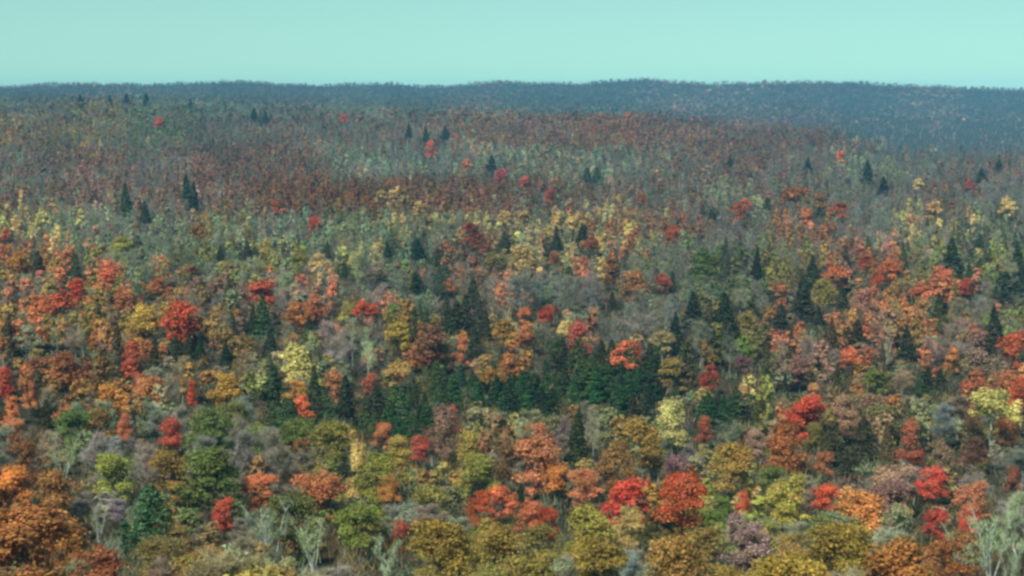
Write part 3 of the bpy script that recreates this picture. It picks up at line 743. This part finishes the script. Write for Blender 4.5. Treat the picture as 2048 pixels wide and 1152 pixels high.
# ------------------------------------------------------------------ labels: a tree without its own is told by its colour and its place beside a landmark
refs = [t for t in ind if t['ref']]
KINDW = {'broadleaf_tree': 'leafy tree', 'conifer_tree': 'conifer', 'bare_tree': 'leafless tree'}
ORD = ['nearest', 'second', 'third', 'fourth', 'fifth', 'sixth', 'seventh', 'eighth', 'ninth', 'tenth'] + ['%dth' % i for i in range(11, 120)]
def sector(dx, dy):
    if abs(dx) >= abs(dy) * 1.4: return 'left of' if dx < 0 else 'right of'
    return 'beyond' if dy < 0 else 'in front of'
buckets = {}
for ri, r in enumerate(refs):
    for ti, t in enumerate(ind):
        if t is r: continue
        dx, dy = t['px'] - r['px'], t['py'] - r['py']
        buckets.setdefault((ri, sector(dx, dy), t['code'], fam(t)), []).append((math.hypot(dx, dy * 1.4), ti))
best = {}
for (ri, sec, code, fm), L_ in buckets.items():
    L_.sort()
    for k, (d, ti) in enumerate(L_):
        sc_ = k * 60 + d
        if ti not in best or sc_ < best[ti][0]: best[ti] = (sc_, k, ri, sec)
used_labels = set(t['label'] for t in ind if t['label'])
for ti, t in enumerate(ind):
    if t['label']: continue
    _, k, ri, sec = best[ti]
    cw = WORD[t['code']]; kw = KINDW[fam(t)]
    if t['code'] in 'W': kw = 'bare birch'
    if t['shape'].startswith('thin'): kw = 'half-bare tree' if False else kw
    t['label'] = f"{ORD[k]} {cw} {kw} {sec} the {refs[ri]['ref']}"
GROUPW = {'broadleaf_tree': 'autumn broadleaf trees in the valley', 'conifer_tree': 'dark conifers among the autumn trees', 'bare_tree': 'leafless trees among the autumn trees'}

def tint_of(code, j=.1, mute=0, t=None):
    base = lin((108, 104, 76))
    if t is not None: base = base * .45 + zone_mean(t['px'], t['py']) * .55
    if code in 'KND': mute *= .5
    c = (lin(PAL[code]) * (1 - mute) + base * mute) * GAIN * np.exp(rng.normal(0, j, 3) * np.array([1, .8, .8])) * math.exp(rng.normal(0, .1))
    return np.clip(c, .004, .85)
BARK = {'broadleaf_tree': (.11, .10, .085), 'conifer_tree': (.06, .045, .035), 'bare_tree': (.26, .26, .24)}
def patch(t):
    return math.exp(.2 * float(vnoise(t['X'] * .35, t['Y'] * .16)) + (.3 if t['Y'] > 1400 else .14) * float(vnoise(t['X'] * 1.7 + 50, t['Y'] * .55)))
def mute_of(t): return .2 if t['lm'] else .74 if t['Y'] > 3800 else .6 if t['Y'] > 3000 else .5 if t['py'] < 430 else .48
for t in ind:
    f_ = fam(t); lod = 0 if t['Y'] < 480 else 1 if t['Y'] < 1000 else 2
    tm, cm = PROTO[t['shape'], lod][rng.integers(len(PROTO[t['shape'], lod]))]
    root = bpy.data.objects.new(f_, None); C.objects.link(root)
    root.location = (t['X'], t['Y'], t['Z'] - .1); root.rotation_euler = (0, 0, rng.uniform(0, 6.28))
    wn = {'spruce': 5.8, 'pine': 6.6, 'tall': 8.0, 'thin_tall': 8.0, 'spread': 11.0, 'slim': 7.0}.get(t['shape'], 10.0)
    sx = t['W'] / wn * (rng.uniform(1.05, 1.2) if t['lm'] else rng.uniform(.95, 1.25)); root.scale = (sx, sx * rng.uniform(.85, 1.15), t['H'] / 18)
    root.rotation_euler = (rng.normal(0, .03), rng.normal(0, .03), rng.uniform(0, 6.28))
    root.empty_display_size = .1
    root['label'] = t['label']; root['category'] = 'tree' if f_ != 'conifer_tree' else 'conifer'; root['group'] = GROUPW[f_]
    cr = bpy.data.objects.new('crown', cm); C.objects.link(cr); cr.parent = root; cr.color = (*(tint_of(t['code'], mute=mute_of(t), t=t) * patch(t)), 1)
    tr = bpy.data.objects.new('trunk', tm); C.objects.link(tr); tr.parent = root
    b = BARK[f_]
    if t['code'] == 'W': b = (.5, .54, .5)
    elif t['code'] in 'gTY': b = (.26, .29, .25)
    q = rng.uniform(.8, 1.2); tr.color = (b[0] * q, b[1] * q, b[2] * q, 1)

# ------------------------------------------------------------------ the rest of the woods, one object per kind
def woods(name, ts, fkey, label, mat):
    V = []; Cc = []
    for t in ts:
        D = t['Y']; key = 'm' if D < 900 else 'a' if D < 1500 else 'b' if D < 2800 else 'c'
        arr = FAR[fkey, key]; v = arr[rng.integers(len(arr))]
        a = rng.uniform(0, 6.28); ca, sa_ = math.cos(a), math.sin(a); sx = t['W'] / (6.4 if fkey == 'K' else 10); sz = t['H'] / 18
        p = np.empty_like(v); p[:, 0] = (v[:, 0] * ca - v[:, 1] * sa_) * sx + t['X']; p[:, 1] = (v[:, 0] * sa_ + v[:, 1] * ca) * sx + t['Y']; p[:, 2] = v[:, 2] * sz + t['Z']
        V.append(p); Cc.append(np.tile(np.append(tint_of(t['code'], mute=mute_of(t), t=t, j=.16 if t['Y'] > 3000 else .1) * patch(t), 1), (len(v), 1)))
    V = np.concatenate(V); Cc = np.concatenate(Cc); n = len(V)
    me = bpy.data.meshes.new(name); me.vertices.add(n); me.vertices.foreach_set('co', V.astype(np.float32).ravel())
    me.loops.add(n); me.loops.foreach_set('vertex_index', np.arange(n, dtype=np.int32))
    me.polygons.add(n // 3); me.polygons.foreach_set('loop_start', np.arange(0, n, 3, dtype=np.int32))
    me.update(calc_edges=True)
    at = me.color_attributes.new("tree_color", 'FLOAT_COLOR', 'POINT'); at.data.foreach_set('color', Cc.astype(np.float32).ravel())
    me.materials.append(mat)
    o = bpy.data.objects.new(name, me); C.objects.link(o); o['kind'] = 'stuff'; o['label'] = label; o['category'] = 'forest'
    print(name, len(ts), 'trees', n // 3, 'triangles')
woods('distant_broadleaf_forest', [t for t in rest if fam(t) == 'broadleaf_tree'], 'B', 'distant autumn broadleaf forest covering the hills up to the skyline', M_far)
woods('distant_bare_forest', [t for t in rest if fam(t) == 'bare_tree'], 'T', 'distant grey leafless forest mixed through the hills', M_far)
woods('distant_conifer_forest', [t for t in rest if fam(t) == 'conifer_tree'], 'K', 'distant dark conifers scattered over the hills', M_far)

# ------------------------------------------------------------------ brush and saplings between the near trees
V = []; Cc = []
nb = 3400
for i in range(nb):
    r_ = 120 * (900 / 120) ** rng.uniform(0, 1); az_ = rng.uniform(-.31, .31); X = r_ * math.sin(az_); Y = r_ * math.cos(az_); Z = float(terrain(X, Y))
    n = 46; h = rng.uniform(1.8, 5.0); k = .8 if r_ < 350 else 1.7
    p0 = np.stack([rng.normal(0, 1.3, n) + X, rng.normal(0, 1.3, n) + Y, Z + rng.uniform(-.2, .6, n) * h], 1)
    p1 = p0 + np.stack([rng.normal(0, .9, n), rng.normal(0, .9, n), rng.uniform(.3, .6, n) * h], 1)
    v, _ = blades(p0, p1, rng.uniform(.05, .13, n) * k, rng)
    V.append(v); Cc.append(np.tile(np.append(tint_of('SMWLTgo'[rng.integers(7)], mute=.5) * .7, 1), (len(v), 1)))
V = np.concatenate(V); Cc = np.concatenate(Cc); n = len(V)
me = bpy.data.meshes.new('undergrowth'); me.vertices.add(n); me.vertices.foreach_set('co', V.astype(np.float32).ravel())
me.loops.add(n); me.loops.foreach_set('vertex_index', np.arange(n, dtype=np.int32))
me.polygons.add(n // 3); me.polygons.foreach_set('loop_start', np.arange(0, n, 3, dtype=np.int32)); me.update(calc_edges=True)
at = me.color_attributes.new("tree_color", 'FLOAT_COLOR', 'POINT'); at.data.foreach_set('color', Cc.astype(np.float32).ravel())
me.materials.append(M_far); ug = bpy.data.objects.new('undergrowth', me); C.objects.link(ug)
ug['kind'] = 'stuff'; ug['label'] = 'grey and olive brush between the nearer trees'; ug['category'] = 'undergrowth'

# ------------------------------------------------------------------ the air
S_ = 9450.0; z0, z1 = GROUND_LOW - 1, max(CAMZ + 2, max(t['Z'] + t['H'] for t in trees) + 1, GROUND_HIGH + 1)
hv = [(x, y_, z) for z in (z0, z1) for x, y_ in ((-S_, -S_), (S_, -S_), (S_, S_), (-S_, S_))]
hf = [(3, 2, 1, 0), (4, 5, 6, 7), (0, 1, 5, 4), (1, 2, 6, 5), (2, 3, 7, 6), (3, 0, 4, 7)]
hm_, t_ = new_mat("haze"); out = t_.nodes.new("ShaderNodeOutputMaterial"); pv = t_.nodes.new("ShaderNodeVolumePrincipled")
pv.inputs["Color"].default_value = (.15, .57, 1.0, 1); pv.inputs["Density"].default_value = HAZE_DENSITY; pv.inputs["Anisotropy"].default_value = -.4
t_.links.new(pv.outputs[0], out.inputs[1])
hz = mesh_obj("haze", hv, hf, hm_); hz['kind'] = 'stuff'; hz['label'] = 'thin bluish air between the viewer and the far ridge'
print('individual trees', len(ind), 'rest', len(rest), 'landmarks', n_lm, 'z range', z0, z1)
